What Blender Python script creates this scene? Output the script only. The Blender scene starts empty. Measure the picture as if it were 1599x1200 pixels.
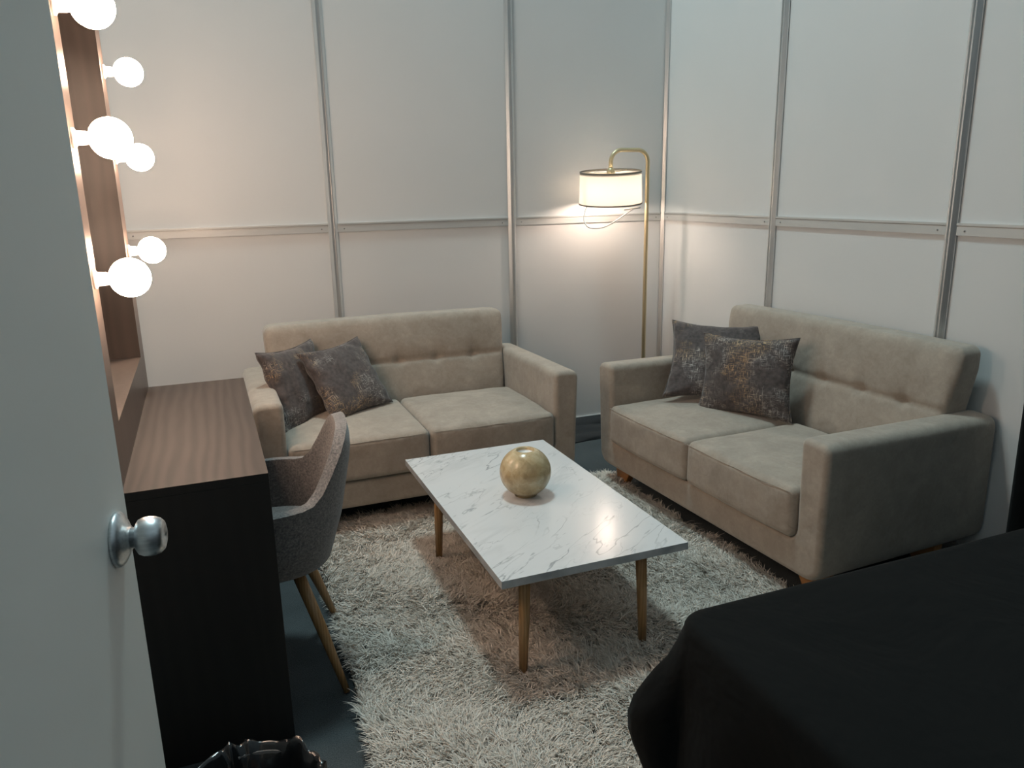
import bpy, bmesh, math, random
import numpy as np
from mathutils import Vector, Matrix, Euler
PI = math.pi
sc = bpy.context.scene
C = sc.collection
rnd = random.Random(7)

# ------------------------------------------------------------------ camera
cam_d = bpy.data.cameras.new('camera'); cam = bpy.data.objects.new('camera', cam_d); C.objects.link(cam)
yaw, pitch, roll = 0.37379718, 0.24822237, -0.01971917
cf = Vector((math.sin(yaw)*math.cos(pitch), math.cos(yaw)*math.cos(pitch), -math.sin(pitch)))
cr = Vector((math.cos(yaw), -math.sin(yaw), 0)); cu = cr.cross(cf)
r2 = math.cos(roll)*cr + math.sin(roll)*cu; u2 = -math.sin(roll)*cr + math.cos(roll)*cu
M = Matrix((( r2.x, u2.x, -cf.x, -2.64189), (r2.y, u2.y, -cf.y, -4.14443), (r2.z, u2.z, -cf.z, 1.45462), (0, 0, 0, 1)))
cam.matrix_world = M
cam_d.sensor_fit = 'HORIZONTAL'; cam_d.sensor_width = 36.0
cam_d.lens = 36.0*1204.68/1599.0
cam_d.clip_start = 0.02
sc.camera = cam

# ------------------------------------------------------------------ world, lights, exposure
sc.view_settings.view_transform = 'Standard'
sc.view_settings.look = 'None'
sc.view_settings.gamma = 1.0
sc.view_settings.use_curve_mapping = False
sc.view_settings.exposure = 0.08
w = bpy.data.worlds.new('hall'); sc.world = w; w.use_nodes = True
nt = w.node_tree; nt.nodes.clear()
wo = nt.nodes.new('ShaderNodeOutputWorld'); bg = nt.nodes.new('ShaderNodeBackground')
tc = nt.nodes.new('ShaderNodeTexCoord'); sx = nt.nodes.new('ShaderNodeSeparateXYZ'); rp = nt.nodes.new('ShaderNodeValToRGB')
nt.links.new(tc.outputs['Generated'], sx.inputs[0]); nt.links.new(sx.outputs['Z'], rp.inputs[0])
rp.color_ramp.elements[0].position = 0.0; rp.color_ramp.elements[0].color = (0.05, 0.055, 0.058, 1)
rp.color_ramp.elements[1].position = 0.6; rp.color_ramp.elements[1].color = (0.60, 0.77, 0.84, 1)
nt.links.new(rp.outputs[0], bg.inputs[0]); bg.inputs[1].default_value = 0.35
nt.links.new(bg.outputs[0], wo.inputs[0])

def area_light(name, loc, size, power, col):
    d = bpy.data.lights.new(name, 'AREA'); d.shape = 'DISK'; d.size = size; d.energy = power; d.color = col
    o = bpy.data.objects.new(name, d); C.objects.link(o); o.location = loc
    tgt = Vector((-1.6, -1.8, 0)); o.rotation_euler = (tgt - Vector(loc)).to_track_quat('-Z', 'Y').to_euler()
    return o
area_light('hall_light', (-1.9, -0.75, 6.0), 0.7, 130, (0.72, 0.97, 1.0))
BULB = 80.0           # strength of the mirror globes
LAMP_W = 20.0         # bulb in the floor lamp

# ------------------------------------------------------------------ materials
def mat(name, col=(.8, .8, .8), rough=.5, metal=0.0, spec=None):
    m = bpy.data.materials.new(name); m.use_nodes = True
    b = m.node_tree.nodes['Principled BSDF']
    b.inputs['Base Color'].default_value = (*col, 1); b.inputs['Roughness'].default_value = rough
    b.inputs['Metallic'].default_value = metal
    if spec is not None: b.inputs['Specular IOR Level'].default_value = spec
    return m
def N(m, t, **kw):
    n = m.node_tree.nodes.new(t)
    for k, v in kw.items():
        if k in n.inputs: n.inputs[k].default_value = v
        else: setattr(n, k, v)
    return n
def L(m, a, b): m.node_tree.links.new(a, b)
def coords(m, scale=(1, 1, 1), rot=(0, 0, 0), kind='Object'):
    t = N(m, 'ShaderNodeTexCoord'); mp = N(m, 'ShaderNodeMapping')
    mp.inputs['Scale'].default_value = scale; mp.inputs['Rotation'].default_value = rot
    L(m, t.outputs[kind], mp.inputs[0]); return mp.outputs[0]
def noise(m, vec, scale, detail=4, rough=.5, dist=0):
    n = N(m, 'ShaderNodeTexNoise'); n.inputs['Scale'].default_value = scale; n.inputs['Detail'].default_value = detail
    n.inputs['Roughness'].default_value = rough; n.inputs['Distortion'].default_value = dist
    L(m, vec, n.inputs['Vector']); return n.outputs['Fac']
def ramp(m, fac, stops):
    r = N(m, 'ShaderNodeValToRGB'); e = r.color_ramp.elements
    while len(e) < len(stops): e.new(0.5)
    for i, (p, c) in enumerate(stops):
        e[i].position = p; e[i].color = (*c, 1) if len(c) == 3 else c
    L(m, fac, r.inputs[0]); return r.outputs[0]
def bump(m, fac, strength, dist=.01, prev=None):
    b = N(m, 'ShaderNodeBump'); b.inputs['Strength'].default_value = strength; b.inputs['Distance'].default_value = dist
    L(m, fac, b.inputs['Height'])
    if prev: L(m, prev, b.inputs['Normal'])
    return b.outputs[0]
def P(m): return m.node_tree.nodes['Principled BSDF']
def mth(m, op, a, b=None):
    n = N(m, 'ShaderNodeMath'); n.operation = op
    for i, x in enumerate((a, b)):
        if x is None: continue
        if isinstance(x, (int, float)): n.inputs[i].default_value = x
        else: L(m, x, n.inputs[i])
    return n.outputs[0]

wall_m = mat('white_panel', (.70, .70, .68), .42)
v = coords(wall_m, kind='Object'); L(wall_m, ramp(wall_m, noise(wall_m, v, 1.3, 3), [(.3, (.665, .68, .68)), (.7, (.70, .71, .71))]), P(wall_m).inputs['Base Color'])
L(wall_m, bump(wall_m, noise(wall_m, v, 3.0, 2), .12, .01), P(wall_m).inputs['Normal'])
alu = mat('brushed_aluminium', (.62, .63, .63), .33, .8)
v = coords(alu, (60, 60, 1)); L(alu, ramp(alu, noise(alu, v, 4, 3), [(.3, (.66, .67, .67)), (.7, (.80, .81, .80))]), P(alu).inputs['Base Color'])
rail_m = mat('satin_aluminium', (.56, .57, .56), .42, .25)
dark_gap = mat('dark_slot', (.06, .06, .06), .7)
screw_m = mat('screw_steel', (.28, .28, .28), .4, .8)
carpet = mat('dark_carpet', (.022, .030, .036), .95)
v = coords(carpet); n1 = noise(carpet, v, 320, 2); n2 = noise(carpet, v, 5, 3)
L(carpet, ramp(carpet, mth(carpet, 'ADD', mth(carpet, 'MULTIPLY', n1, .7), mth(carpet, 'MULTIPLY', n2, .3)), [(.35, (.028, .037, .041)), (.7, (.100, .116, .122))]), P(carpet).inputs['Base Color'])
L(carpet, bump(carpet, n1, .6, .004), P(carpet).inputs['Normal'])

def suede(name, c1, c2):
    m = mat(name, c1, .85, 0, .25)
    v = coords(m)
    a = noise(m, v, 9, 5, .6, .6); b = noise(m, v, 42, 4, .65, 1.2)
    f = mth(m, 'ADD', mth(m, 'MULTIPLY', a, .6), mth(m, 'MULTIPLY', b, .4))
    L(m, ramp(m, f, [(.36, c2), (.52, c1), (.68, tuple(x*1.18 for x in c1))]), P(m).inputs['Base Color'])
    bb = bump(m, noise(m, v, 5, 3, .5, .4), .35, .03)
    bb = bump(m, noise(m, v, 500, 2), .12, .002, bb)
    L(m, bb, P(m).inputs['Normal'])
    P(m).inputs['Sheen Weight'].default_value = .25; P(m).inputs['Sheen Roughness'].default_value = .5
    return m
sofa_m = suede('beige_suede', (.350, .300, .250), (.294, .250, .205))
def wood(name, c1, c2, scale=1.0, rough=.45, axis='X', dist=6, ring=False):
    m = mat(name, c1, rough)
    sc3 = {'X': (1, 9, 9), 'Y': (9, 1, 9), 'Z': (9, 9, 1)}[axis]
    v = coords(m, tuple(s*scale for s in sc3))
    wv = N(m, 'ShaderNodeTexWave'); wv.inputs['Scale'].default_value = 1.4; wv.inputs['Distortion'].default_value = dist
    wv.inputs['Detail'].default_value = 3; wv.inputs['Detail Scale'].default_value = .8
    wv.bands_direction = {'X': 'Y', 'Y': 'X', 'Z': 'X'}[axis]
    L(m, v, wv.inputs['Vector'])
    nn = noise(m, v, 6, 5, .6)
    f = mth(m, 'ADD', mth(m, 'MULTIPLY', wv.outputs['Fac'], .55), mth(m, 'MULTIPLY', nn, .45))
    L(m, ramp(m, f, [(.2, c2), (.75, c1)]), P(m).inputs['Base Color'])
    L(m, bump(m, f, .08, .003), P(m).inputs['Normal'])
    return m
oak = wood('golden_oak', (.42, .245, .105), (.30, .165, .065), 3, .42, 'Z')
oak_leg = wood('orange_beech', (.55, .27, .10), (.42, .19, .065), 2, .45, 'X')
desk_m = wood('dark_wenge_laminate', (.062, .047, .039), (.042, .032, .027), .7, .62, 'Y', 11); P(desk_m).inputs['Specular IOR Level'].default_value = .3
desk_v = wood('shaded_wenge_upright', (.0145, .0130, .0120), (.012, .0108, .010), .55, .5, 'Z', 12)  # same wenge as the desktop, with the shade on its sides put into the colour
frame_m = wood('brown_wenge_frame', (.078, .058, .047), (.066, .049, .040), .6, .34, 'Z', 10)
mirror_m = mat('mirror_glass', (.9, .9, .9), .02, 1.0)
brass = mat('brushed_brass', (.58, .49, .31), .38, .7)
steel = mat('satin_steel', (.60, .62, .63), .36, 1.0)
v = coords(steel, (3, 90, 90)); L(steel, ramp(steel, noise(steel, v, 3, 2), [(.3, (.58, .60, .61)), (.7, (.74, .76, .77))]), P(steel).inputs['Base Color'])
door_m = mat('white_door_paint', (.88, .86, .81), .5)
v = coords(door_m); L(door_m, bump(door_m, noise(door_m, v, 14, 3), .08, .01), P(door_m).inputs['Normal'])
black_cloth = mat('black_cloth', (.0045, .0052, .0052), .9, 0, .12)
v = coords(black_cloth); L(black_cloth, bump(black_cloth, noise(black_cloth, v, 3.5, 4, .55, .8), .5, .03, bump(black_cloth, noise(black_cloth, v, 600, 1), .1, .001)), P(black_cloth).inputs['Normal'])
P(black_cloth).inputs['Sheen Weight'].default_value = .02
bag_m = mat('black_plastic_film', (.008, .009, .010), .18)
bin_m = mat('black_bin_plastic', (.015, .015, .016), .45)
white_plastic = mat('white_plastic', (.75, .75, .73), .4)

marble = mat('white_marble_laminate', (.78, .79, .80), .2)
v = coords(marble, (1, 1, 1), (0, 0, -.66))
def vein(m, vec, scale, dist, wdt, seedoff, sc3=(1, 1, 1)):
    mp = N(m, 'ShaderNodeMapping'); mp.inputs['Location'].default_value = seedoff; mp.inputs['Scale'].default_value = sc3; L(m, vec, mp.inputs[0])
    f = noise(m, mp.outputs[0], scale, 4, .55, dist)
    d = mth(m, 'ABSOLUTE', mth(m, 'SUBTRACT', f, .5))
    n = N(m, 'ShaderNodeMapRange'); n.inputs['From Min'].default_value = 0; n.inputs['From Max'].default_value = wdt
    n.inputs['To Min'].default_value = 1; n.inputs['To Max'].default_value = 0; L(m, d, n.inputs['Value']); return n.outputs[0]
va = vein(marble, v, 1.7, .3, .010, (3, 1, 0), (1, 4.2, 1)); vb = vein(marble, v, 2.6, .4, .008, (7, 4, 0), (1, 3.6, 1)); vc = vein(marble, v, 1.3, .4, .03, (1, 9, 0), (1, 3.4, 1))
msk = ramp(marble, noise(marble, v, 2.6, 2), [(.42, (0, 0, 0)), (.58, (1, 1, 1))])
msk2 = ramp(marble, noise(marble, v, 3.9, 2), [(.38, (0, 0, 0)), (.55, (1, 1, 1))])
vt = mth(marble, 'ADD', mth(marble, 'MULTIPLY', va, msk2), mth(marble, 'ADD', mth(marble, 'MULTIPLY', mth(marble, 'MULTIPLY', vb, msk), .7), mth(marble, 'MULTIPLY', mth(marble, 'MULTIPLY', vc, msk), .22)))
L(marble, ramp(marble, vt, [(0, (.62, .63, .64)), (1, (.30, .315, .33))]), P(marble).inputs['Base Color'])
edge_m = mat('grey_marble_edge', (.40, .42, .44), .35)
v = coords(edge_m); L(edge_m, ramp(edge_m, noise(edge_m, v, 12, 4), [(.35, (.30, .32, .34)), (.65, (.50, .52, .54))]), P(edge_m).inputs['Base Color'])

stone = mat('polished_capiz_shell', (.50, .39, .22), .22)
v = coords(stone); vo = N(stone, 'ShaderNodeTexVoronoi'); vo.inputs['Scale'].default_value = 48; L(stone, v, vo.inputs['Vector'])
sv = N(stone, 'ShaderNodeSeparateColor'); L(stone, vo.outputs['Color'], sv.inputs[0])
f = mth(stone, 'ADD', mth(stone, 'MULTIPLY', sv.outputs[0], .16), mth(stone, 'MULTIPLY', noise(stone, v, 20, 5, .65, .6), .84))
L(stone, ramp(stone, f, [(.28, (.33, .235, .12)), (.5, (.47, .355, .195)), (.72, (.60, .50, .33))]), P(stone).inputs['Base Color'])
chair_m = mat('grey_heather_fabric', (.15, .14, .135), .9, 0, .2)
v = coords(chair_m); f = noise(chair_m, v, 160, 3, .7)
L(chair_m, ramp(chair_m, f, [(.3, (.075, .075, .078)), (.5, (.16, .15, .145)), (.72, (.27, .25, .24))]), P(chair_m).inputs['Base Color'])
L(chair_m, bump(chair_m, noise(chair_m, v, 420, 2), .35, .003), P(chair_m).inputs['Normal'])
P(chair_m).inputs['Sheen Weight'].default_value = .3

def pillow_mat(name, seed, thr):
    m = mat(name, (.07, .062, .062), .85, 0, .3)
    v = coords(m)
    mp = N(m, 'ShaderNodeMapping'); mp.inputs['Location'].default_value = (seed, seed*.7, seed*1.3); L(m, v, mp.inputs[0]); vv = mp.outputs[0]
    def lines(sc3, dirn):
        mp2 = N(m, 'ShaderNodeMapping'); mp2.inputs['Scale'].default_value = sc3; L(m, vv, mp2.inputs[0])
        return noise(m, mp2.outputs[0], 1.0, 2, .6)
    h = lines((38, 38, 520), 0); vv2 = lines((520, 38, 38), 0)
    g = mth(m, 'MAXIMUM', h, vv2)
    big = noise(m, vv, 7, 3, .6)
    comb = mth(m, 'MULTIPLY', ramp(m, g, [(.575, (0, 0, 0)), (.67, (.9, .9, .9))]), ramp(m, big, [(thr, (0, 0, 0)), (thr+.10, (1, 1, 1))]))
    base = ramp(m, noise(m, vv, 60, 4), [(.3, (.056, .047, .047)), (.7, (.104, .086, .082))])
    foil = ramp(m, noise(m, vv, 5, 1), [(.48, (.52, .49, .46)), (.60, (.58, .38, .20))])
    mx = N(m, 'ShaderNodeMix'); mx.data_type = 'RGBA'
    L(m, comb, mx.inputs[0]); L(m, base, mx.inputs[6]); L(m, foil, mx.inputs[7]); L(m, mx.outputs[2], P(m).inputs['Base Color'])
    L(m, mth(m, 'MULTIPLY', comb, .6), P(m).inputs['Metallic'])
    L(m, mth(m, 'SUBTRACT', .85, mth(m, 'MULTIPLY', comb, .45)), P(m).inputs['Roughness'])
    L(m, bump(m, noise(m, vv, 14, 3, .5, .5), .4, .02, bump(m, noise(m, vv, 400, 2), .25, .002)), P(m).inputs['Normal'])
    P(m).inputs['Sheen Weight'].default_value = .2
    return m

globe_m = bpy.data.materials.new('glowing_globe'); globe_m.use_nodes = True
globe_m.node_tree.nodes.clear(); e = globe_m.node_tree.nodes.new('ShaderNodeEmission'); o_ = globe_m.node_tree.nodes.new('ShaderNodeOutputMaterial')
e.inputs[0].default_value = (1.0, .70, .51, 1); e.inputs[1].default_value = BULB; globe_m.node_tree.links.new(e.outputs[0], o_.inputs[0])
shade_m = bpy.data.materials.new('cream_lampshade_fabric'); shade_m.use_nodes = True
t_ = shade_m.node_tree; t_.nodes.clear(); o_ = t_.nodes.new('ShaderNodeOutputMaterial'); mx = t_.nodes.new('ShaderNodeMixShader')
df = t_.nodes.new('ShaderNodeBsdfDiffuse'); tr = t_.nodes.new('ShaderNodeBsdfTranslucent')
df.inputs[0].default_value = (.80, .77, .70, 1); tr.inputs[0].default_value = (.34, .325, .29, 1); mx.inputs[0].default_value = .5
t_.links.new(df.outputs[0], mx.inputs[1]); t_.links.new(tr.outputs[0], mx.inputs[2]); t_.links.new(mx.outputs[0], o_.inputs[0])
trim_m = mat('taupe_trim', (.22, .19, .16), .8)

# ------------------------------------------------------------------ mesh helpers
def link(name, me, m, parent=None, smooth=True):
    o = bpy.data.objects.new(name, me); C.objects.link(o)
    if m is not None:
        for mm in (m if isinstance(m, (list, tuple)) else [m]): me.materials.append(mm)
    if smooth and len(me.polygons): me.polygons.foreach_set('use_smooth', [True]*len(me.polygons))
    if parent: o.parent = parent
    return o
def pyobj(name, vs, fs, m, parent=None, smooth=True):
    me = bpy.data.meshes.new(name); me.from_pydata([tuple(map(float, q)) for q in vs], [], fs); me.update()
    return link(name, me, m, parent, smooth)
def bmobj(name, bm, m, parent=None, smooth=False):
    bmesh.ops.recalc_face_normals(bm, faces=bm.faces)
    me = bpy.data.meshes.new(name); bm.to_mesh(me); bm.free(); return link(name, me, m, parent, smooth)
def tag(o, label=None, cat=None, group=None, kind=None):
    if label: o['label'] = label
    if cat: o['category'] = cat
    if group: o['group'] = group
    if kind: o['kind'] = kind
    return o
def empty(name, loc, rz=0, **kw):
    o = bpy.data.objects.new(name, None); C.objects.link(o); o.location = loc; o.rotation_euler = (0, 0, rz)
    o.empty_display_size = .1
    return tag(o, **kw)
def box(bm, x0, x1, y0, y1, z0, z1):
    vs = [bm.verts.new(p) for p in ((x0, y0, z0), (x1, y0, z0), (x1, y1, z0), (x0, y1, z0), (x0, y0, z1), (x1, y0, z1), (x1, y1, z1), (x0, y1, z1))]
    for f in ((0, 3, 2, 1), (4, 5, 6, 7), (0, 1, 5, 4), (1, 2, 6, 5), (2, 3, 7, 6), (3, 0, 4, 7)): bm.faces.new([vs[i] for i in f])
def bxo(name, dims, m, parent=None, bev=.002, seg=2):
    bm = bmesh.new(); box(bm, *dims); o = bmobj(name, bm, m, parent, smooth=bev > 0)
    if bev > 0: bevel(o, bev, seg)
    return o
def bevel(o, wd, seg=3, ang=35):
    b = o.modifiers.new('bevel', 'BEVEL'); b.width = wd; b.segments = seg; b.limit_method = 'ANGLE'; b.angle_limit = math.radians(ang); b.harden_normals = True
def prism(name, pts, axis, a0, a1, m, parent=None, smooth=False):
    """extrude a 2D outline: axis 'z' -> (x,y), 'y' -> (x,z)"""
    bm = bmesh.new()
    f3 = (lambda p, a: (p[0], p[1], a)) if axis == 'z' else (lambda p, a: (p[0], a, p[1])) if axis == 'y' else (lambda p, a: (a, p[0], p[1]))
    A = [bm.verts.new(f3(p, a0)) for p in pts]; B = [bm.verts.new(f3(p, a1)) for p in pts]
    n = len(pts)
    for i in range(n): bm.faces.new((A[i], A[(i+1) % n], B[(i+1) % n], B[i]))
    bm.faces.new(A); bm.faces.new(B[::-1])
    return bmobj(name, bm, m, parent, smooth)
def tube(path, rad, n=12, cap=True):
    """path: list of Vector, rad: float or list -> verts, faces"""
    vs, fs = [], []; path = [Vector(p) for p in path]; K = len(path)
    up = None
    for i, p in enumerate(path):
        d = (path[min(i+1, K-1)] - path[max(i-1, 0)]).normalized()
        if up is None: up = Vector((0, 0, 1)) if abs(d.z) < .9 else Vector((1, 0, 0))
        a = d.cross(up).normalized(); b = a.cross(d).normalized(); up = b
        r = rad[i] if isinstance(rad, (list, tuple)) else rad
        for k in range(n):
            t = 2*PI*k/n; vs.append(p + a*math.cos(t)*r + b*math.sin(t)*r)
    for i in range(K-1):
        for k in range(n): fs.append((i*n+k, i*n+(k+1) % n, (i+1)*n+(k+1) % n, (i+1)*n+k))
    if cap: fs.append(tuple(range(n))[::-1]); fs.append(tuple((K-1)*n+k for k in range(n)))
    return vs, fs
def tubeo(name, path, rad, m, parent=None, n=12): return pyobj(name, *tube(path, rad, n), m, parent)
def lathe(name, prof, m, parent=None, n=48, axis='z', loc=(0, 0, 0)):
    vs, fs = [], []
    for r, z in prof:
        for k in range(n):
            t = 2*PI*k/n
            q = (r*math.cos(t), r*math.sin(t), z) if axis == 'z' else (z, r*math.cos(t), r*math.sin(t))
            vs.append((q[0]+loc[0], q[1]+loc[1], q[2]+loc[2]))
    K = len(prof)
    for i in range(K-1):
        for k in range(n): fs.append((i*n+k, i*n+(k+1) % n, (i+1)*n+(k+1) % n, (i+1)*n+k))
    me = bpy.data.meshes.new(name); me.from_pydata(vs, [], fs)
    bm = bmesh.new(); bm.from_mesh(me); bmesh.ops.remove_doubles(bm, verts=bm.verts, dist=1e-6)
    bmesh.ops.recalc_face_normals(bm, faces=bm.faces); bm.to_mesh(me); bm.free()
    return link(name, me, m, parent)
def softbox(name, half, r, n, m, parent=None, fn=None, loc=(0, 0, 0)):
    """box with round edges from a surface lattice, deformed by fn(P)"""
    ax = []
    for h, k in zip(half, n):
        e = list(np.linspace(-h, -h+r, 5)); mid = list(np.linspace(-h+r, h-r, k+1))[1:]; e2 = list(np.linspace(h-r, h, 5))[1:]
        ax.append(e+mid+e2)
    sz = [len(a)-1 for a in ax]; idx = {}; pts = []
    def vid(i, j, k):
        if (i, j, k) not in idx:
            idx[(i, j, k)] = len(pts); pts.append((ax[0][i], ax[1][j], ax[2][k]))
        return idx[(i, j, k)]
    fs = []
    X, Y, Z = sz
    for i in range(X):
        for j in range(Y):
            fs.append((vid(i, j, 0), vid(i, j+1, 0), vid(i+1, j+1, 0), vid(i+1, j, 0)))
            fs.append((vid(i, j, Z), vid(i+1, j, Z), vid(i+1, j+1, Z), vid(i, j+1, Z)))
    for i in range(X):
        for k in range(Z):
            fs.append((vid(i, 0, k), vid(i+1, 0, k), vid(i+1, 0, k+1), vid(i, 0, k+1)))
            fs.append((vid(i, Y, k), vid(i, Y, k+1), vid(i+1, Y, k+1), vid(i+1, Y, k)))
    for j in range(Y):
        for k in range(Z):
            fs.append((vid(0, j, k), vid(0, j, k+1), vid(0, j+1, k+1), vid(0, j+1, k)))
            fs.append((vid(X, j, k), vid(X, j+1, k), vid(X, j+1, k+1), vid(X, j, k+1)))
    p = np.array(pts); h = np.array(half); c = np.clip(p, -h+r, h-r); d = p-c
    ln = np.linalg.norm(d, axis=1, keepdims=True); p = np.where(ln > 1e-9, c+d/np.maximum(ln, 1e-9)*r, p)
    if fn is not None: p = fn(p)
    p = p+np.array(loc)
    return pyobj(name, p, fs, m, parent)
def sinnoise(x, y, z, f, seed):
    r = np.random.RandomState(seed); s = 0
    for i in range(6):
        k = r.normal(size=3)*f*(1+.35*i); s = s+np.sin(k[0]*x+k[1]*y+k[2]*z+r.uniform(0, 6.28))/(1+.5*i)
    return s/3

# ------------------------------------------------------------------ the room
WH = 2.62
def struct(o): o['kind'] = 'structure'; return o
struct(bxo('floor', (-3.4, .4, -5.2, .4, -.05, 0), carpet, bev=0))
struct(bxo('wall_back', (-3.02, .02, 0, .02, 0.0, WH), wall_m, bev=0))
struct(bxo('wall_right', (0, .02, -4.0, 0, 0.0, WH), wall_m, bev=0))
struct(bxo('wall_left', (-3.02, -3.0, -4.0, 0, 0.0, WH), wall_m, bev=0))
struct(bxo('wall_front', (-3.0, -2.95, -4.02, -4.0, 0.0, WH), wall_m, bev=0))
trim_n = [0]
def tname(): trim_n[0] += 1; return 'trim_%d' % trim_n[0]
def post(x, y):
    R_ = .0235; g, dp = .0042, .007; pts = []
    a = R_*math.tan(PI/8)
    base = [(R_, -a), (R_, -g), (R_-dp, -g), (R_-dp, g), (R_, g), (R_, a)]
    for k in range(4):
        t = k*PI/2
        for p in base: pts.append((x+p[0]*math.cos(t)-p[1]*math.sin(t), y+p[0]*math.sin(t)+p[1]*math.cos(t)))
    return struct(prism(tname(), pts, 'z', 0, WH+.02, alu))
for x, y in [(0, 0), (-1, 0), (-2, 0), (-3, 0), (0, -1), (0, -2), (0, -3), (0, -4), (-3, -1), (-3, -2), (-3, -3), (-3, -4), (-2.95, -4.01)]: post(x, y)
def rail(p0, p1, nrm, zc, screws=True, h=.046):
    """aluminium rail on a wall; p0,p1 ends in plan, nrm into the room"""
    p0, p1, nrm = Vector(p0), Vector(p1), Vector(nrm); d = (p1-p0).normalized(); a, b = p0+d*.023, p1-d*.023
    prof = [(0, -h/2), (.009, -h/2), (.009, h/2-.012), (.003, h/2-.012), (.003, h/2-.009), (.011, h/2-.009), (.011, h/2), (0, h/2)]
    bm = bmesh.new(); A = [bm.verts.new((a.x+nrm.x*o, a.y+nrm.y*o, zc+z)) for o, z in prof]; B = [bm.verts.new((b.x+nrm.x*o, b.y+nrm.y*o, zc+z)) for o, z in prof]
    n = len(prof)
    for i in range(n): bm.faces.new((A[i], A[(i+1) % n], B[(i+1) % n], B[i]))
    bm.faces.new(A); bm.faces.new(B[::-1])
    o = struct(bmobj(tname(), bm, rail_m))
    if screws:
        for q in (a+d*.035, b-d*.035):
            c = Vector((q.x, q.y, zc-.006)); nn = Vector((nrm.x, nrm.y, 0))
            pyobj('screw', *tube([c+nn*.008, c+nn*.0105], .0038, 12), screw_m, o)
    return o
for zc in (1.275,):
    for k in range(3):
        rail((-k-1, 0), (-k, 0), (0, -1), zc); rail((-3, -k-1), (-3, -k), (1, 0), zc)
    for k in range(4): rail((0, -k-1), (0, -k), (-1, 0), zc)
for k in range(3):                                     # rails along the top and foot of the panels
    for zc in (WH-.02, .045): rail((-k-1, 0), (-k, 0), (0, -1), zc, False); rail((-3, -k-1), (-3, -k), (1, 0), zc, False)
for k in range(4):
    for zc in (WH-.02, .045): rail((0, -k-1), (0, -k), (-1, 0), zc, False)

# door, open into the room
dr = empty('door_1', (-2.905, -3.945, 0), math.radians(-9)); dr['kind'] = 'structure'
bxo('door_leaf', (-.04, 0, 0, .865, .012, 2.06), door_m, dr, .002)
ky, kz = .805, 1.045
prof = [(0, 0), (.0335, 0), (.0345, .002), (.034, .005), (.031, .0085), (.024, .0125), (.0175, .0155), (.0150, .0175), (0, .0175)]
lathe('door_rosette', prof, steel, dr, 48, 'x', (.0, ky, kz))
prof = [(0, .016), (.0128, .016), (.0128, .0225), (.0165, .0235), (.0215, .0265), (.0240, .032), (.0246, .038), (.0240, .045), (.0218, .0510), (.0180, .0550), (.0120, .0570), (.0110, .0562), (.0065, .0562), (.0058, .0552), (0, .0552)]
lathe('door_knob', prof, steel, dr, 48, 'x', (0, ky, kz))

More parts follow.
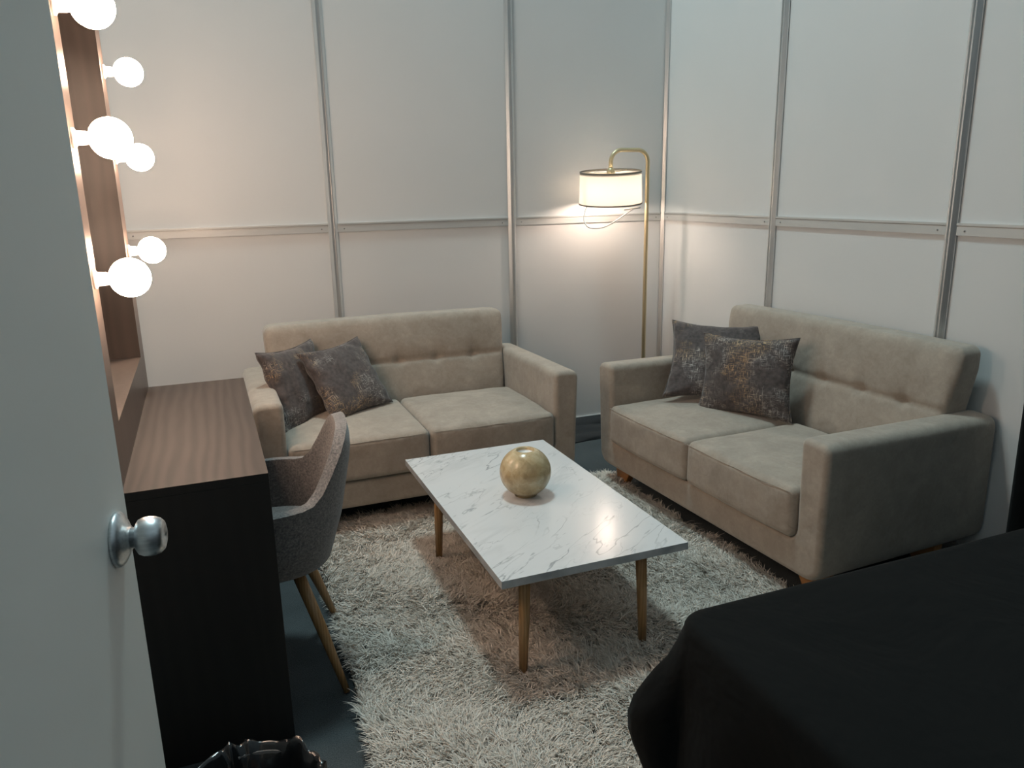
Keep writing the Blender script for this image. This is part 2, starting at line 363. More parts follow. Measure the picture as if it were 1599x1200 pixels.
# ------------------------------------------------------------------ sofas
def rounded_poly(pts, rads, seg=6):
    out = []; n = len(pts)
    for i, (p, r) in enumerate(zip(pts, rads)):
        p = Vector(p); a = (Vector(pts[i-1])-p); b = (Vector(pts[(i+1) % n])-p)
        if r <= 0: out.append(tuple(p)); continue
        A = p+a.normalized()*r; B = p+b.normalized()*r
        for k in range(seg+1):
            t = k/seg; q = A*(1-t)**2+p*2*t*(1-t)+B*t*t; out.append(tuple(q))
    return out
SW, SD, ARM, AH = 1.46, .82, .125, .628
def make_sofa(loc, rz, label, bh, widen, off):
    t = empty('sofa', loc, rz, label=label, cat='sofa', group='beige two seat sofas')
    h = SW/2; i = h-ARM
    pts = [(-h+.012, .12), (h-.012, .12), (h, AH), (i, AH+.004), (i, .255), (-i, .255), (-i, AH+.004), (-h, AH)]
    pl = rounded_poly(pts, [.075, .075, .045, .035, .045, .045, .035, .045], 7)
    bm = bmesh.new()
    ys = [-SD, -SD*.75, -SD*.5, -SD*.25, 0]
    rings = []
    for y in ys:
        ring = []
        for x, z in pl:
            ff = -y/SD
            yy = y - (z-.12)*.02*ff + .02*(1-ff)*(z < .2)
            zz = z - (.012*(1-ff) if z > .5 else 0)
            ring.append(bm.verts.new((x, yy, zz)))
        rings.append(ring)
    n = len(pl)
    for a, b in zip(rings, rings[1:]):
        for k in range(n): bm.faces.new((a[k], a[(k+1) % n], b[(k+1) % n], b[k]))
    bm.faces.new(rings[0]); bm.faces.new(rings[-1][::-1])
    b = bmobj('upholstered_frame', bm, sofa_m, t, True); bevel(b, .024, 5, 50)
    # back panel of the frame
    bxo('back_panel', (-i-.01, i+.01, -.05, 0, .14, .60), sofa_m, t, .015, 3)
    # seat cushions
    cw = (2*i-.006)/2
    for s in (-1, 1):
        hx, hy, hz = cw/2-.001, .295, .092
        def fn(p, s=s):
            u, v_ = p[:, 0]/hx, p[:, 1]/hy
            top = np.clip(p[:, 2]/hz, 0, 1); q = p.copy()
            q[:, 2] += top*(.020*(1-np.abs(u)**2.5)*(1-np.abs(v_)**2.5)) + top*.004*sinnoise(p[:, 0], p[:, 1], p[:, 2], 14, 5+s)
            front = np.clip(-v_-.75, 0, .25)*4
            q[:, 1] -= front*.012*(1-np.abs(u)**3)
            q[:, 1] += front*.004*sinnoise(p[:, 0], p[:, 1]*.2, p[:, 2]*.3, 40, 9+s)
            return q
        cu_ = softbox('seat_cushion', (hx, hy, hz), .028, (16, 16, 4), sofa_m, t, fn, (s*(cw/2+.001), -SD+.035+hy-.055, .253+hz))
        # welt line around the front top edge of the cushion
        z0 = .253+hz*2-.012; yf = -SD+.035-.055-.004
        pth = [(s*(cw/2)+u*(hx-.010), yf+.004*abs(u)**3-.006*(1-abs(u)**3), z0+.001*math.sin(9*u+s)) for u in np.linspace(-1, 1, 24)]
        tubeo('seam', pth, .0013, sofa_m, cu_, 6)
    # backrest
    bw, bt = .604, .10
    def fb(p):
        q = p.copy(); x, y, z = p[:, 0], p[:, 1], p[:, 2]
        front = np.clip(-y/bt*1.0, 0, 1); zs = .045
        cx = np.cos(PI*np.clip(np.abs(x)/bw, 0, 1)/2)**.4
        bulge = .010*np.clip(np.sin(PI*np.clip((z-zs)/(bh-zs), 0, 1)), 0, 1) + .010*np.clip(np.sin(PI*np.clip((zs-z)/(bh+zs), 0, 1)), 0, 1)
        groove = .007*np.exp(-((z-zs)/.012)**2)
        dim = 0
        for k in range(-2, 3):
            xx = x-k*.2-.03; zz = z-zs
            dim = dim + .017*np.exp(-(xx**2+(zz*1.3)**2)/.024**2) + .006*np.exp(-(xx**2/.016**2)-(np.clip(zz, -.1, .3)-.02)**2/.06**2)
        q[:, 1] -= front*(bulge*cx - (groove+dim)*np.clip(1.15-np.abs(x)/bw, 0, .15)/.15)
        q[:, 1] += front*.004*sinnoise(x, y, z, 9, 3)
        # thinner towards the top, leaning back; upper half slightly wider than between the arms
        q[:, 1] += (z+bh)*.155*np.clip(.5-y/(2*bt), 0, 1)
        q[:, 0] *= 1+widen*np.clip((z-.02)/bh*1.6, 0, 1)-.03*np.clip((-z-.05)/bh, 0, 1)
        q[:, 2] += .006*(1-(x/bw)**2)*np.clip(z/bh, 0, 1)
        return q
    bk = softbox('backrest', (bw, bt, bh), .036, (64, 5, 44), sofa_m, t, fb, (off, -.125, .30+bh))
    # legs: raked wooden blocks
    for sx_ in (-1, 1):
        for yy in (-SD+.07, -.20):
            bm = bmesh.new(); x0, x1 = sx_*(h-.20), sx_*(h-.045)
            lo = (sx_*(h-.120), sx_*(h-.062))
            y0, y1 = yy, yy+.045
            top = [(x0, y0, .135), (x1, y0, .135), (x1, y1, .135), (x0, y1, .135)]
            bot = [(lo[0], y0+.006, 0), (lo[1], y0+.006, 0), (lo[1], y1-.006, 0), (lo[0], y1-.006, 0)]
            T = [bm.verts.new(q) for q in top]; B = [bm.verts.new(q) for q in bot]
            bm.faces.new(T); bm.faces.new(B[::-1])
            for k in range(4): bm.faces.new((T[k], B[k], B[(k+1) % 4], T[(k+1) % 4]))
            lg = bmobj('leg', bm, oak_leg, t, True); bevel(lg, .003, 2)
    return t
make_sofa((-1.80, -.17, 0), 0.0, 'beige suede two seat sofa against the back wall, behind the marble coffee table', .266, .012, 0)
make_sofa((-.045, -1.565, 0), -PI/2+.045, 'beige suede two seat sofa along the right wall beside the black draped table', .284, .050, .022)

# ------------------------------------------------------------------ throw pillows
def make_pillow(loc, eul, w_, h_, m, label, seed, T=.062):
    n = 44; vs = []; fs = []
    for side in (-1, 1):
        for j in range(n+1):
            for i in range(n+1):
                u, v_ = 2*i/n-1, 2*j/n-1
                x = w_/2*u*(1-.12*(1-v_*v_)); z = h_/2*v_*(1-.12*(1-u*u))
                t = ((1-u*u)*(1-v_*v_))
                y = side*T*max(t, 0)**.42
                vs.append([x, y, z])
    vs = np.array(vs); a = np.clip(np.abs(vs[:, 1])/T, 0, 1)
    vs[:, 1] += a*.007*sinnoise(vs[:, 0], vs[:, 1]*0, vs[:, 2], 22, seed) + .006*sinnoise(vs[:, 0], vs[:, 2], vs[:, 1]*0, 9, seed+1)
    ed = np.maximum(np.abs(vs[:, 0])/(w_/2), np.abs(vs[:, 2])/(h_/2))
    vs[:, 1] += np.where(ed < .97, 1, 0)*np.clip((ed-.55)/.4, 0, 1)*.005*np.sin(vs[:, 2]*70+3*np.sin(vs[:, 0]*20+seed))*np.sign(vs[:, 1])
    N1 = (n+1)**2
    for s in range(2):
        for j in range(n):
            for i in range(n):
                q = [s*N1+j*(n+1)+i, s*N1+j*(n+1)+i+1, s*N1+(j+1)*(n+1)+i+1, s*N1+(j+1)*(n+1)+i]
                fs.append(tuple(q) if s == 0 else tuple(q[::-1]))
    me = bpy.data.meshes.new('throw_pillow'); me.from_pydata([tuple(map(float, q)) for q in vs], [], fs)
    bm = bmesh.new(); bm.from_mesh(me); bmesh.ops.remove_doubles(bm, verts=bm.verts, dist=1e-5); bmesh.ops.recalc_face_normals(bm, faces=bm.faces); bm.to_mesh(me); bm.free()
    o = link('throw_pillow', me, m)
    o.location = loc; o.rotation_mode = 'YXZ'; o.rotation_euler = [math.radians(q) for q in eul]
    tag(o, label, 'pillow', 'dark metallic throw pillows on the sofas')
    # piped seam around the edge
    path = []
    for k in range(160):
        s = k/160*4; e_ = int(s); f = (s-e_)*2-1
        u, v_ = [(f, -1), (1, f), (-f, 1), (-1, -f)][e_]
        path.append((w_/2*u*(1-.12*(1-v_*v_)), .006*float(sinnoise(np.array([w_/2*u*(1-.12*(1-v_*v_))]), np.array([h_/2*v_*(1-.12*(1-u*u))]), np.array([0.]), 9, seed+1)[0]), h_/2*v_*(1-.12*(1-u*u))))
    path.append(path[0]); tubeo('piping', path, .0024, m, o, 6)
    return o
make_pillow((-2.300, -.575, .594), (-19, 2.1, 49.3), .415, .385, pillow_mat('charcoal_foil_fabric_a', 1.7, .50), 'dark grey pillow leaning in the left corner of the back sofa, behind another', 11)
make_pillow((-2.078, -.570, .600), (-32.7, -1.9, 35.1), .40, .37, pillow_mat('charcoal_foil_fabric_b', 5.1, .50), 'dark grey pillow with copper flecks, front one on the back sofa', 23)
make_pillow((-.428, -1.150, .636), (-36, 2.6, -37.2), .44, .41, pillow_mat('charcoal_foil_fabric_c', 9.3, .47), 'dark grey pillow at the far end of the right sofa, behind another', 37)
make_pillow((-.437, -1.400, .617), (-12, -3.1, -63), .45, .37, pillow_mat('charcoal_foil_fabric_d', 14.9, .44), 'dark grey crosshatched pillow, front one on the right sofa', 41)

# ------------------------------------------------------------------ coffee table and vase
tb = empty('coffee_table', (-1.651, -1.743, 0), 0, label='low white marble coffee table with tapered wooden legs on the shag rug', cat='table')
bm = bmesh.new(); box(bm, -.310, .310, -.555, .555, .357, .382)
for f in bm.faces: f.material_index = 0 if f.calc_center_median().z > .38 else 1
tt = bmobj('tabletop', bm, [marble, edge_m], tb, True); bevel(tt, .0012, 2)
bxo('apron', (-.235, .235, -.47, .47, .338, .357), oak, tb, .002)
for sx_, sy_, lx, ly in ((-1, -1, -.222, -.492), (1, -1, .192, -.490), (-1, 1, -.245, .330), (1, 1, .215, .350)):
    x1, y1 = lx+sx_*.002, ly
    tubeo('leg', [(lx*1.0-sx_*.010, ly-sy_*.004, .358), (lx-sx_*.004, ly, .2), (x1, y1, .012)], [.0185, .0165, .0125], oak, tb, 20)
vx, vy = -1.652, -1.735
va_ = empty('vase', (vx, vy, .3825), 0, label='round beige shell-covered vase with a small opening, on the coffee table', cat='vase')
RR = .0925; prof = [(0, .004), (.030, .002), (.040, 0)]
for k in range(4, 34):
    a = -PI/2+PI*k/36; rr, zz = RR*math.cos(a), RR*math.sin(a)*.97+RR*.955
    if zz > 0 and rr > .034: prof.append((rr, zz))
zt_ = prof[-1][1]
prof += [(.0335, zt_+.001), (.031, zt_-.001), (.030, zt_-.010)]
lathe('body', prof, stone, va_, 56)
lathe('candle_cup', [(.030, zt_-.010), (.029, zt_-.014), (0, zt_-.015)], white_plastic, va_, 32)

# ------------------------------------------------------------------ rug
rug_c = [(-2.335, -.88), (-.82, -.85), (-.775, -3.02), (-2.375, -3.02)]
rg = empty('shag_rug', (-1.58, -1.95, 0), 0, label='cream and grey shaggy rug with long pile under the coffee table', cat='rug')
rug_m = mat('rug_backing', (.30, .27, .23), .95)
pile_m = mat('rug_pile', (.6, .56, .5), .75, 0, .25)
ge = N(pile_m, 'ShaderNodeNewGeometry')
v = coords(pile_m)
c1 = ramp(pile_m, ge.outputs['Random Per Island'], [(0, (.56, .49, .42)), (.5, (.74, .67, .59)), (1, (.86, .80, .73))])
L(pile_m, c1, P(pile_m).inputs['Base Color'])
P(pile_m).inputs['Sheen Weight'].default_value = .15
def quad_pt(s, t):
    a, b, c, d = [np.array(q) for q in rug_c]
    s = s[:, None]; t = t[:, None]
    return (a*(1-s)+b*s)*(1-t)+(d*(1-s)+c*s)*t
ctr = np.array((-1.58, -1.95))
q = [np.array(p)-ctr for p in rug_c]
bm = bmesh.new(); A = [bm.verts.new((*p, 0.001)) for p in q]; B = [bm.verts.new((*p, .012)) for p in q]
bm.faces.new(A); bm.faces.new(B[::-1])
for k in range(4): bm.faces.new((A[k], A[(k+1) % 4], B[(k+1) % 4], B[k]))
bmobj('backing', bm, rug_m, rg)
rs = np.random.RandomState(4)
NT, PB = 30000, 8
s = rs.uniform(0, 1, NT); t = rs.uniform(0, 1, NT); tp = quad_pt(s, t)-ctr
# tuft lean follows a slow swirl so the pile lies in patches
ang = 2.2*np.sin(tp[:, 0]*4+1.5*np.sin(tp[:, 1]*3))+1.7*np.sin(tp[:, 1]*5+tp[:, 0]*2)+rs.normal(0, .9, NT)
lean = rs.uniform(.45, 1.15, NT); hgt = rs.uniform(.028, .046, NT)
ti = np.repeat(np.arange(NT), PB); NB = NT*PB
bp = tp[ti]+rs.normal(0, .0042, (NB, 2))
ba = ang[ti]+rs.normal(0, .45, NB); bl = lean[ti]*rs.uniform(.7, 1.3, NB); bhh = hgt[ti]*rs.uniform(.75, 1.15, NB)
dx, dy = np.cos(ba), np.sin(ba); wd = rs.uniform(.0009, .0017, NB); wa = ba+PI/2+rs.normal(0, .7, NB); wx, wy = np.cos(wa)*wd, np.sin(wa)*wd
def lev(f, out, wf):
    x = bp[:, 0]+dx*bhh*bl*out; y = bp[:, 1]+dy*bhh*bl*out; z = .010+bhh*f*(1-.28*bl*f)
    return (np.stack([x-wx*wf, y-wy*wf, z], 1), np.stack([x+wx*wf, y+wy*wf, z], 1))
a0, a1 = lev(0, 0, 1); b0, b1 = lev(.5, .25, 1.15); c0, c1_ = lev(.85, .7, 1.0); d0, d1 = lev(1.0, 1.15, .3)
V = np.stack([a0, a1, b0, b1, c0, c1_, d0, d1], 1).reshape(-1, 3).astype(np.float32)
base = (np.arange(NB)*8)[:, None]
F = np.stack([base+np.array([0, 1, 3, 2]), base+np.array([2, 3, 5, 4]), base+np.array([4, 5, 7, 6])], 1).reshape(-1)
me = bpy.data.meshes.new('pile'); nf = NB*3
me.vertices.add(len(V)); me.vertices.foreach_set('co', V.ravel()); me.loops.add(nf*4); me.loops.foreach_set('vertex_index', F.astype(np.int32))
me.polygons.add(nf); me.polygons.foreach_set('loop_start', np.arange(0, nf*4, 4, dtype=np.int32)); me.update(calc_edges=True)
pl = link('pile', me, pile_m, rg, True); pl['kind'] = 'stuff'

# ------------------------------------------------------------------ desk and mirror
DX0, DX1, DY0, DY1, DZ = -2.974, -2.549, -2.223, -1.105, .775
dk = empty('vanity_desk', ((DX0+DX1)/2, (DY0+DY1)/2, 0), 0, label='dark wood vanity desk with solid side panels, left of the back sofa', cat='desk')
ox, oy = -(DX0+DX1)/2, -(DY0+DY1)/2
def dbox(name, x0, x1, y0, y1, z0, z1, m): return bxo(name, (x0+ox, x1+ox, y0+oy, y1+oy, z0, z1), m, dk, .0012)
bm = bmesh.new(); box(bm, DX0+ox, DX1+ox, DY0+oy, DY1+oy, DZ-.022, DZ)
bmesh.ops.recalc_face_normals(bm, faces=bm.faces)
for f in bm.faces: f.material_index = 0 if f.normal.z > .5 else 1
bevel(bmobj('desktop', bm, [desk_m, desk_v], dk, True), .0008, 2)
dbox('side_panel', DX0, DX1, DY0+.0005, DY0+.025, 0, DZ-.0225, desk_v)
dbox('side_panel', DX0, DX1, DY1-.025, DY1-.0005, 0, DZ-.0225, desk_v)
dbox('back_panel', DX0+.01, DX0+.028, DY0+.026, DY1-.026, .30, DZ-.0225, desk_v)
# mirror standing on the desk: deep box frame, glass set back, globes on the frame
MX0, MX1 = DX0, -2.880
MZ0, MZ1, FW = DZ, 2.16, .140
mr = empty('vanity_mirror', ((MX0+MX1)/2, (DY0+DY1)/2, DZ), 0, label='tall dark framed vanity mirror with glowing globe bulbs, standing on the desk', cat='mirror')
mx_, my_ = -(MX0+MX1)/2, -(DY0+DY1)/2
def mbox(name, x0, x1, y0, y1, z0, z1, m, bev=.0012): return bxo(name, (x0+mx_, x1+mx_, y0+my_, y1+my_, z0-DZ, z1-DZ), m, mr, bev)
bm = bmesh.new()
for d in ((DY0, DY0+FW, MZ0, MZ1), (DY1-FW, DY1, MZ0, MZ1), (DY0+FW, DY1-FW, MZ0, MZ0+FW), (DY0+FW, DY1-FW, MZ1-FW, MZ1)):
    box(bm, MX0+mx_, MX1+mx_, d[0]+my_, d[1]+my_, d[2]-DZ+.0005, d[3]-DZ)
fr = bmobj('frame', bm, frame_m, mr)
mbox('mirror_glass', MX0+.004, MX0+.010, DY0+FW, DY1-FW, MZ0+FW, MZ1-FW, mirror_m, 0)
for yy in (DY0+FW/2, DY1-FW/2):
    for zz in (1.272, 1.580, 1.848):
        sk = lathe('socket', [(0, 0), (.022, 0), (.022, .006), (.016, .010), (.015, .028), (0, .028)], white_plastic, mr, 24, 'x', (MX1+mx_, yy+my_, zz-DZ))
        R0 = .045; pr_ = [(0, .026), (.012, .026), (.014, .034)]
        for k in range(5, 37):
            a = -PI/2+PI*k/36; pr_.append((R0*math.cos(a), .034+R0*.93+R0*math.sin(a)))
        pr_[-1] = (0, pr_[-1][1])
        lathe('bulb', pr_, globe_m, mr, 28, 'x', (MX1+mx_, yy+my_, zz-DZ))

# ------------------------------------------------------------------ chair
ch = empty('desk_chair', (-2.590, -1.850, 0), -.09, label='grey fabric tub chair with splayed wooden legs pushed in at the desk', cat='chair')
NTH, NS = 56, 22
vs, fs = [], []
for i in range(NTH):
    th = 2*PI*i/NTH; thd = math.degrees(th if th <= PI else th-2*PI)
    c, s_ = math.cos(th), math.sin(th)
    ex = 2.7; rho = (abs(c/.232)**ex+abs(s_/.232)**ex)**(-1/ex)
    back = math.exp(-(abs(thd)/40)**5)
    arm = 1/(1+math.exp((abs(thd)-118)/9))
    H = .425+.182*arm+.182*back
    for j in range(NS+1):
        q = j/NS
        if q < .45:                                # seat pan
            k = q/.45; rr = rho*.90*k; z = .385+.02*k**4
        else:
            k = (q-.45)/.55; z = .405+(H-.405)*k
            rr = rho*(.90+.10*min(1, k*3)**.6)
            rr += back*.070*max(0, (z-.45)/.35) + arm*.018*max(0, (z-.42)/.2)*(1-back)
            if back > .2: rr -= back*.030*max(0, (z-.70)/.11)**2
        vs.append((rr*c, rr*s_, z))
for i in range(NTH):
    for j in range(NS):
        a, b = i*(NS+1), ((i+1) % NTH)*(NS+1)
        fs.append((a+j, a+j+1, b+j+1, b+j))
me = bpy.data.meshes.new('shell'); me.from_pydata(vs, [], fs); bm = bmesh.new(); bm.from_mesh(me)
bmesh.ops.remove_doubles(bm, verts=bm.verts, dist=1e-5); bmesh.ops.recalc_face_normals(bm, faces=bm.faces); bm.to_mesh(me); bm.free()
sh = link('shell', me, chair_m, ch); so = sh.modifiers.new('solid', 'SOLIDIFY'); so.thickness = .034; so.offset = 0
bv = sh.modifiers.new('bev', 'BEVEL'); bv.width = .012; bv.segments = 3; bv.limit_method = 'ANGLE'; bv.angle_limit = math.radians(50)
def seatfn(p):
    q = p.copy(); r = np.sqrt((p[:, 0]/.20)**2+(p[:, 1]/.20)**2); q[:, 2] += np.clip(p[:, 2]/.03, 0, 1)*.012*(1-np.clip(r, 0, 1)**2)
    k = np.maximum(np.abs(p[:, 0]), np.abs(p[:, 1])); n_ = (np.abs(p[:, 0])**4+np.abs(p[:, 1])**4)**.25+1e-9; q[:, 0] *= k/n_; q[:, 1] *= k/n_
    return q
softbox('seat_pad', (.200, .200, .028), .018, (14, 14, 2), chair_m, ch, seatfn, (-.005, 0, .432))
lathe('mounting_plate', [(0, .352), (.15, .352), (.155, .356), (.155, .372), (0, .372)], bin_m, ch, 32)
for sx_ in (-1, 1):
    for sy_ in (-1, 1):
        tubeo('leg', [(sx_*.115, sy_*.105, .366), (sx_*.17, sy_*.16, .20), (sx_*.228, sy_*.212, .004)], [.0185, .0165, .0095], oak, ch, 18)

# ------------------------------------------------------------------ floor lamp
lx, ly = -.262, -.235
lp = empty('floor_lamp', (lx, ly, 0), 0, label='brass floor lamp with cream drum shade in the corner between the sofas', cat='lamp')
lathe('base', [(0, .002), (.098, .002), (.10, .006), (.10, .016), (.095, .020), (0, .022)], brass, lp, 48)
path = [(0, 0, .02), (0, 0, .8), (0, 0, 1.55)]
rb = .065; zt = 1.650
for k in range(0, 9):
    a = PI/2*k/8; path.append((-rb+rb*math.cos(a), 0, zt-rb+rb*math.sin(a)))
xe = -.235
for k in range(0, 9):
    a = PI/2*k/8; path.append((xe+rb-rb*math.sin(a), -.0, zt-rb+rb*math.cos(a)))
path.append((xe, 0, 1.545))
tubeo('pole', path, .0115, brass, lp, 18)
lathe('socket_cap', [(0, 1.555), (.015, 1.555), (.022, 1.545), (.022, 1.515), (.018, 1.505), (0, 1.505)], brass, lp, 28, 'z', (xe, 0, 0))
bshade = bpy.data.objects.new('lamp_shade_frame', None)
SR, SH = .172, .176
def shade_pt(r, z, a):
    # drum hangs a little askew on its arm
    R_ = Euler((math.radians(5.0), math.radians(-3.0), 0)).to_matrix()
    p = R_ @ Vector((r*math.cos(a), r*math.sin(a), z)); return (p.x+xe-.0, p.y, p.z+1.450)
def ringmesh(name, prof, m, parent, n=64):
    vs = [shade_pt(r, z, 2*PI*k/n) for r, z in prof for k in range(n)]
    K = len(prof); fs = [(i*n+k, i*n+(k+1) % n, ((i+1) % K)*n+(k+1) % n, ((i+1) % K)*n+k) for i in range(K) for k in range(n)]
    return pyobj(name, vs, fs, m, parent)
def drum(name, z0, z1, th, m, parent, off=0):
    f = lambda z: SR-.006*(z/SH)+off
    return ringmesh(name, [(f(z0), z0), (f(z1), z1), (f(z1)-th, z1), (f(z0)-th, z0)], m, parent)
# single skin of fabric
vs = [shade_pt(SR-.006*(z/SH), z, 2*PI*k/64) for z in (-SH/2, -SH/4, 0, SH/4, SH/2) for k in range(64)]
fs = [(i*64+k, i*64+(k+1) % 64, (i+1)*64+(k+1) % 64, (i+1)*64+k) for i in range(4) for k in range(64)]
sd = pyobj('lamp_shade', vs, fs, shade_m, lp)
drum('rim_trim', SH/2-.007, SH/2+.001, .0035, trim_m, sd, .0015); drum('rim_trim', -SH/2-.001, -SH/2+.007, .0035, trim_m, sd, .0015)
for k in range(3):
    a = 2*PI*k/3+.5; tubeo('spider_arm', [shade_pt(.015, SH/2-.01, a), shade_pt(SR-.006, SH/2-.006, a)], .002, brass, sd, 6)
bulb_in = bpy.data.materials.new('warm_bulb'); bulb_in.use_nodes = True; bulb_in.node_tree.nodes.clear()
e = bulb_in.node_tree.nodes.new('ShaderNodeEmission'); o_ = bulb_in.node_tree.nodes.new('ShaderNodeOutputMaterial'); e.inputs[0].default_value = (1, .78, .64, 1)
e.inputs[1].default_value = LAMP_W*7; bulb_in.node_tree.links.new(e.outputs[0], o_.inputs[0])
lathe('lamp_bulb', [(0, 1.495), (.012, 1.493), (.014, 1.452), (.026, 1.429), (.030, 1.412), (.026, 1.392), (.015, 1.382), (0, 1.379)], bulb_in, lp, 24, 'z', (xe, 0, 0))
# white cord: short sleeve and loose loop below the shade
cpts = [(-.155, -.12, 1.334), (-.195, -.115, 1.312), (-.26, -.11, 1.272), (-.33, -.11, 1.242), (-.39, -.10, 1.236), (-.425, -.085, 1.250), (-.425, -.05, 1.295), (-.38, -.02, 1.37), (-.30, 0, 1.44), (xe, 0, 1.50)]
def smoothpath(P_, n=8):
    P_ = [Vector(p) for p in P_]; out = []
    for i in range(len(P_)-1):
        p0, p1, p2, p3 = P_[max(i-1, 0)], P_[i], P_[i+1], P_[min(i+2, len(P_)-1)]
        for k in range(n):
            t = k/n; out.append(.5*((2*p1)+(-p0+p2)*t+(2*p0-5*p1+4*p2-p3)*t*t+(-p0+3*p1-3*p2+p3)*t**3))
    out.append(P_[-1]); return out
# fabric disc just under the top rim, added to curb the upward glow
vs = [shade_pt(r, SH/2-.016, 2*PI*k/48) for r in (.024, .09, SR-.006) for k in range(48)]
fs = [(i*48+k, i*48+(k+1) % 48, (i+1)*48+(k+1) % 48, (i+1)*48+k) for i in range(2) for k in range(48)]
pyobj('top_glow_baffle', vs, fs, shade_m, sd)
tubeo('cord', smoothpath(cpts), .0032, white_plastic, lp, 8)
tubeo('cord_sleeve', [(-.215, -.12, 1.332), (-.115, -.12, 1.340)], .005, white_plastic, lp, 10)

# ------------------------------------------------------------------ black draped table
TX0, TX1, TY0, TY1, TZ = -1.965, -.16, -3.80, -3.142, .746
ft = empty('folding_table', ((TX0+TX1)/2, (TY0+TY1)/2, 0), 0, label='table hidden under the black cloth at the lower right', cat='table')
hx, hy = (TX1-TX0)/2, (TY1-TY0)/2
bxo('tabletop', (-hx+.03, hx-.03, -hy+.03, hy-.03, TZ-.03, TZ-.006), bin_m, ft, .01)
for a in (-1, 1):
    for b_ in (-1, 1): tubeo('leg', [(a*(hx-.12), b_*(hy-.1), TZ-.03), (a*(hx-.12), b_*(hy-.1), .002)], .014, steel, ft, 12)
# cloth: rows from the centre of the top out over the edge and down
per = []; rc = .055
def perim(n_side=70, n_c=14):
    cs = [(hx-rc, -hy+rc, -PI/2), (hx-rc, hy-rc, 0), (-hx+rc, hy-rc, PI/2), (-hx+rc, -hy+rc, PI)]
    out = []
    for i, (cx, cy, a0) in enumerate(cs):
        for k in range(n_c+1):
            a = a0+PI/2*k/n_c; out.append((cx, cy, a, 1-abs(2*k/n_c-1)))
        nx_ = cs[(i+1) % 4]; a1 = a0+PI/2
        p = Vector((cx+rc*math.cos(a1), cy+rc*math.sin(a1))); q2 = Vector((nx_[0]+rc*math.cos(nx_[2]), nx_[1]+rc*math.sin(nx_[2])))
        m_ = int(n_side*(q2-p).length/1.0)
        for k in range(1, m_):
            t = k/m_; g = p.lerp(q2, t); out.append((g.x-rc*math.cos(a1), g.y-rc*math.sin(a1), a1, 0))
    return out
PR = perim(); vs = []; n = len(PR)
rows = [('t', .0), ('t', .25), ('t', .5), ('t', .72), ('t', .88), ('t', .97)] + [('e', k/5) for k in range(6)] + [('s', k/22) for k in range(1, 23)]
for kind, q_ in rows:
    s_acc = 0; prev = None
    for (cx, cy, a, cn) in PR:
        ex_, ey_ = cx+rc*math.cos(a), cy+rc*math.sin(a)
        if prev is not None: s_acc += math.hypot(ex_-prev[0], ey_-prev[1])
        prev = (ex_, ey_)
        r0 = .018
        if kind == 't':
            ix, iy = ex_-math.cos(a)*r0, ey_-math.sin(a)*r0
            x, y = ix*q_*1.0, iy*q_*1.0
            z = TZ+.0015+.0015*math.sin(9*x+3*y)*math.sin(7*y-2*x)*(1-q_)
        elif kind == 'e':
            b_ = q_*PI/2; x = ex_-math.cos(a)*(r0-r0*math.sin(b_)); y = ey_-math.sin(a)*(r0-r0*math.sin(b_)); z = TZ+.0015-r0*(1-math.cos(b_))
        else:
            d = q_; z = (TZ+.0015-r0)*(1-d)+.006*d
            fold = (.5+.5*math.sin(s_acc*19+1.8*math.sin(s_acc*5.3)+.9*math.sin(d*3)))**1.3
            out = .004+(.010+.040*fold)*d**.75
            cfl = cn*(.10*math.exp(-((d-.28)/.17)**2)*min(1, d*8)+.02*d)
            nearc = max(0, 1-min(math.hypot(ex_-cx2, ey_-cy2) for cx2, cy2 in ((hx, hy), (-hx, hy), (-hx, -hy), (hx, -hy)))/.22)
            out += cfl*.75 + nearc**1.5*.035*d
            x, y = ex_+math.cos(a)*out, ey_+math.sin(a)*out
        vs.append((x, y, z))
fs = []
for i in range(len(rows)-1):
    for k in range(n): fs.append((i*n+k, i*n+(k+1) % n, (i+1)*n+(k+1) % n, (i+1)*n+k))
me = bpy.data.meshes.new('tablecloth'); me.from_pydata(vs, [], fs); bm = bmesh.new(); bm.from_mesh(me)
bmesh.ops.remove_doubles(bm, verts=bm.verts, dist=1e-6); bmesh.ops.recalc_face_normals(bm, faces=bm.faces); bm.to_mesh(me); bm.free()
tcl = link('tablecloth', me, black_cloth); tcl.location = ((TX0+TX1)/2, (TY0+TY1)/2, 0)
tag(tcl, 'black cloth draped to the floor over the table in the foreground right', 'tablecloth')

# ------------------------------------------------------------------ black drape on the right wall
def curtain(name, y0, y1, x, z0, z1, label):
    n = 90; rows = 14; vs = []; fs = []
    for j in range(rows+1):
        z = z0+(z1-z0)*j/rows
        for i in range(n+1):
            t = i/n; y = y0+(y1-y0)*t
            vs.append((x-.048-.016*math.sin(t*62+1.2*math.sin(t*9+z)), y, z))
    for j in range(rows):
        for i in range(n): a = j*(n+1)+i; fs.append((a, a+1, a+n+2, a+n+1))
    o = pyobj(name, vs, fs, black_cloth); s = o.modifiers.new('s', 'SOLIDIFY'); s.thickness = .003
    return tag(o, label, 'drape')
curtain('drape', -2.405, -3.95, 0, .004, 2.30, 'black drape hanging on the right wall behind the sofa, at the right edge')

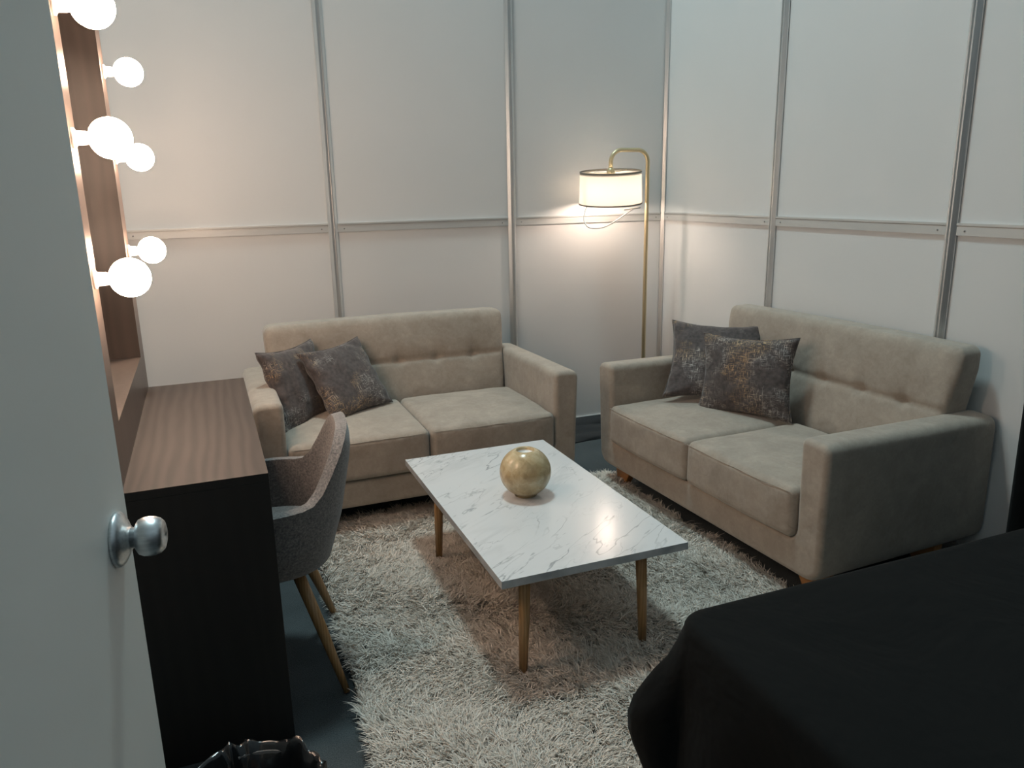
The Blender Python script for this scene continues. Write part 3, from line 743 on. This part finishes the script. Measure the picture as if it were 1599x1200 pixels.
# ------------------------------------------------------------------ bunched black fabric along the back wall
K = 120; vs = []; fs = []
prof0 = [(-.012, .0), (-.014, .066), (-.035, .072), (-.060, .062), (-.078, .030), (-.092, .014), (-.110, .040), (-.135, .050), (-.158, .036), (-.172, .006), (-.190, .012), (-.212, .030), (-.240, .026), (-.262, .008), (-.275, .001), (-.27, .0)]
for i in range(K+1):
    x = -2.45+(2.45-.405)*i/K
    for j, (y, z) in enumerate(prof0):
        w1 = .010*math.sin(x*7+j*.8)+.006*math.sin(x*17+j*1.7); w2 = 1+.22*math.sin(x*9+j*1.3)
        inner = 0 < j < len(prof0)-1
        vs.append((x, min(-.012, y+(w1 if inner and j > 2 else 0)), z*w2 if j > 2 else z))
m_ = len(prof0)
for i in range(K):
    for j in range(m_): fs.append((i*m_+j, (i+1)*m_+j, (i+1)*m_+(j+1) % m_, i*m_+(j+1) % m_))
fs.append(tuple(range(m_))); fs.append(tuple(K*m_+j for j in range(m_))[::-1])
grey_cloth = mat('dark_grey_cloth', (.020, .022, .024), .85); 
o = pyobj('bunched_fabric', vs, fs, grey_cloth)
tag(o, 'bunched dark fabric strip on the floor along the back wall between the sofas', 'fabric')

# ------------------------------------------------------------------ waste bin with bag
wb = empty('waste_bin', (-2.662, -2.800, .0), 0, label='waste bin lined with a black plastic bag, in front of the desk side', cat='bin')
lathe('body', [(0, .001), (.092, .001), (.096, .006), (.113, .335), (.117, .338), (.117, .343), (.110, .343), (.092, .010), (0, .009)], bin_m, wb, 48)
vs, fs = [], []; n = 120
prof = [(.0, .06), (.094, .26), (.104, .335), (.119, .358), (.125, .3665), (.131, .360), (.133, .342), (.130, .31), (.133, .27), (.136, .235)]
for j, (r, z) in enumerate(prof):
    for k in range(n):
        a = 2*PI*k/n
        ph = a+.35*math.sin(3*a+1)+.2*math.sin(7*a)
        wr = math.sin(ph*5+j*.25)*.5+math.sin(ph*13+j*.8)*.5+math.sin(ph*23-j*.9)*.35
        amp = [0, .001, .0025, .004, .006, .008, .008, .007, .007, .008][j]
        rr = r+amp*wr; zz = z+[0, 0, .004, .010, .012, .010, .005, .003, .003, .010][j]*(math.sin(ph*3+1)*.7+.6*math.sin(ph*8+2+j*.5)+.3*math.sin(ph*19+j))*.8
        vs.append((rr*math.cos(a), rr*math.sin(a), zz))
for j in range(len(prof)-1):
    for k in range(n): fs.append((j*n+k, j*n+(k+1) % n, (j+1)*n+(k+1) % n, (j+1)*n+k))
bag = pyobj('bag', vs, fs, bag_m, wb)
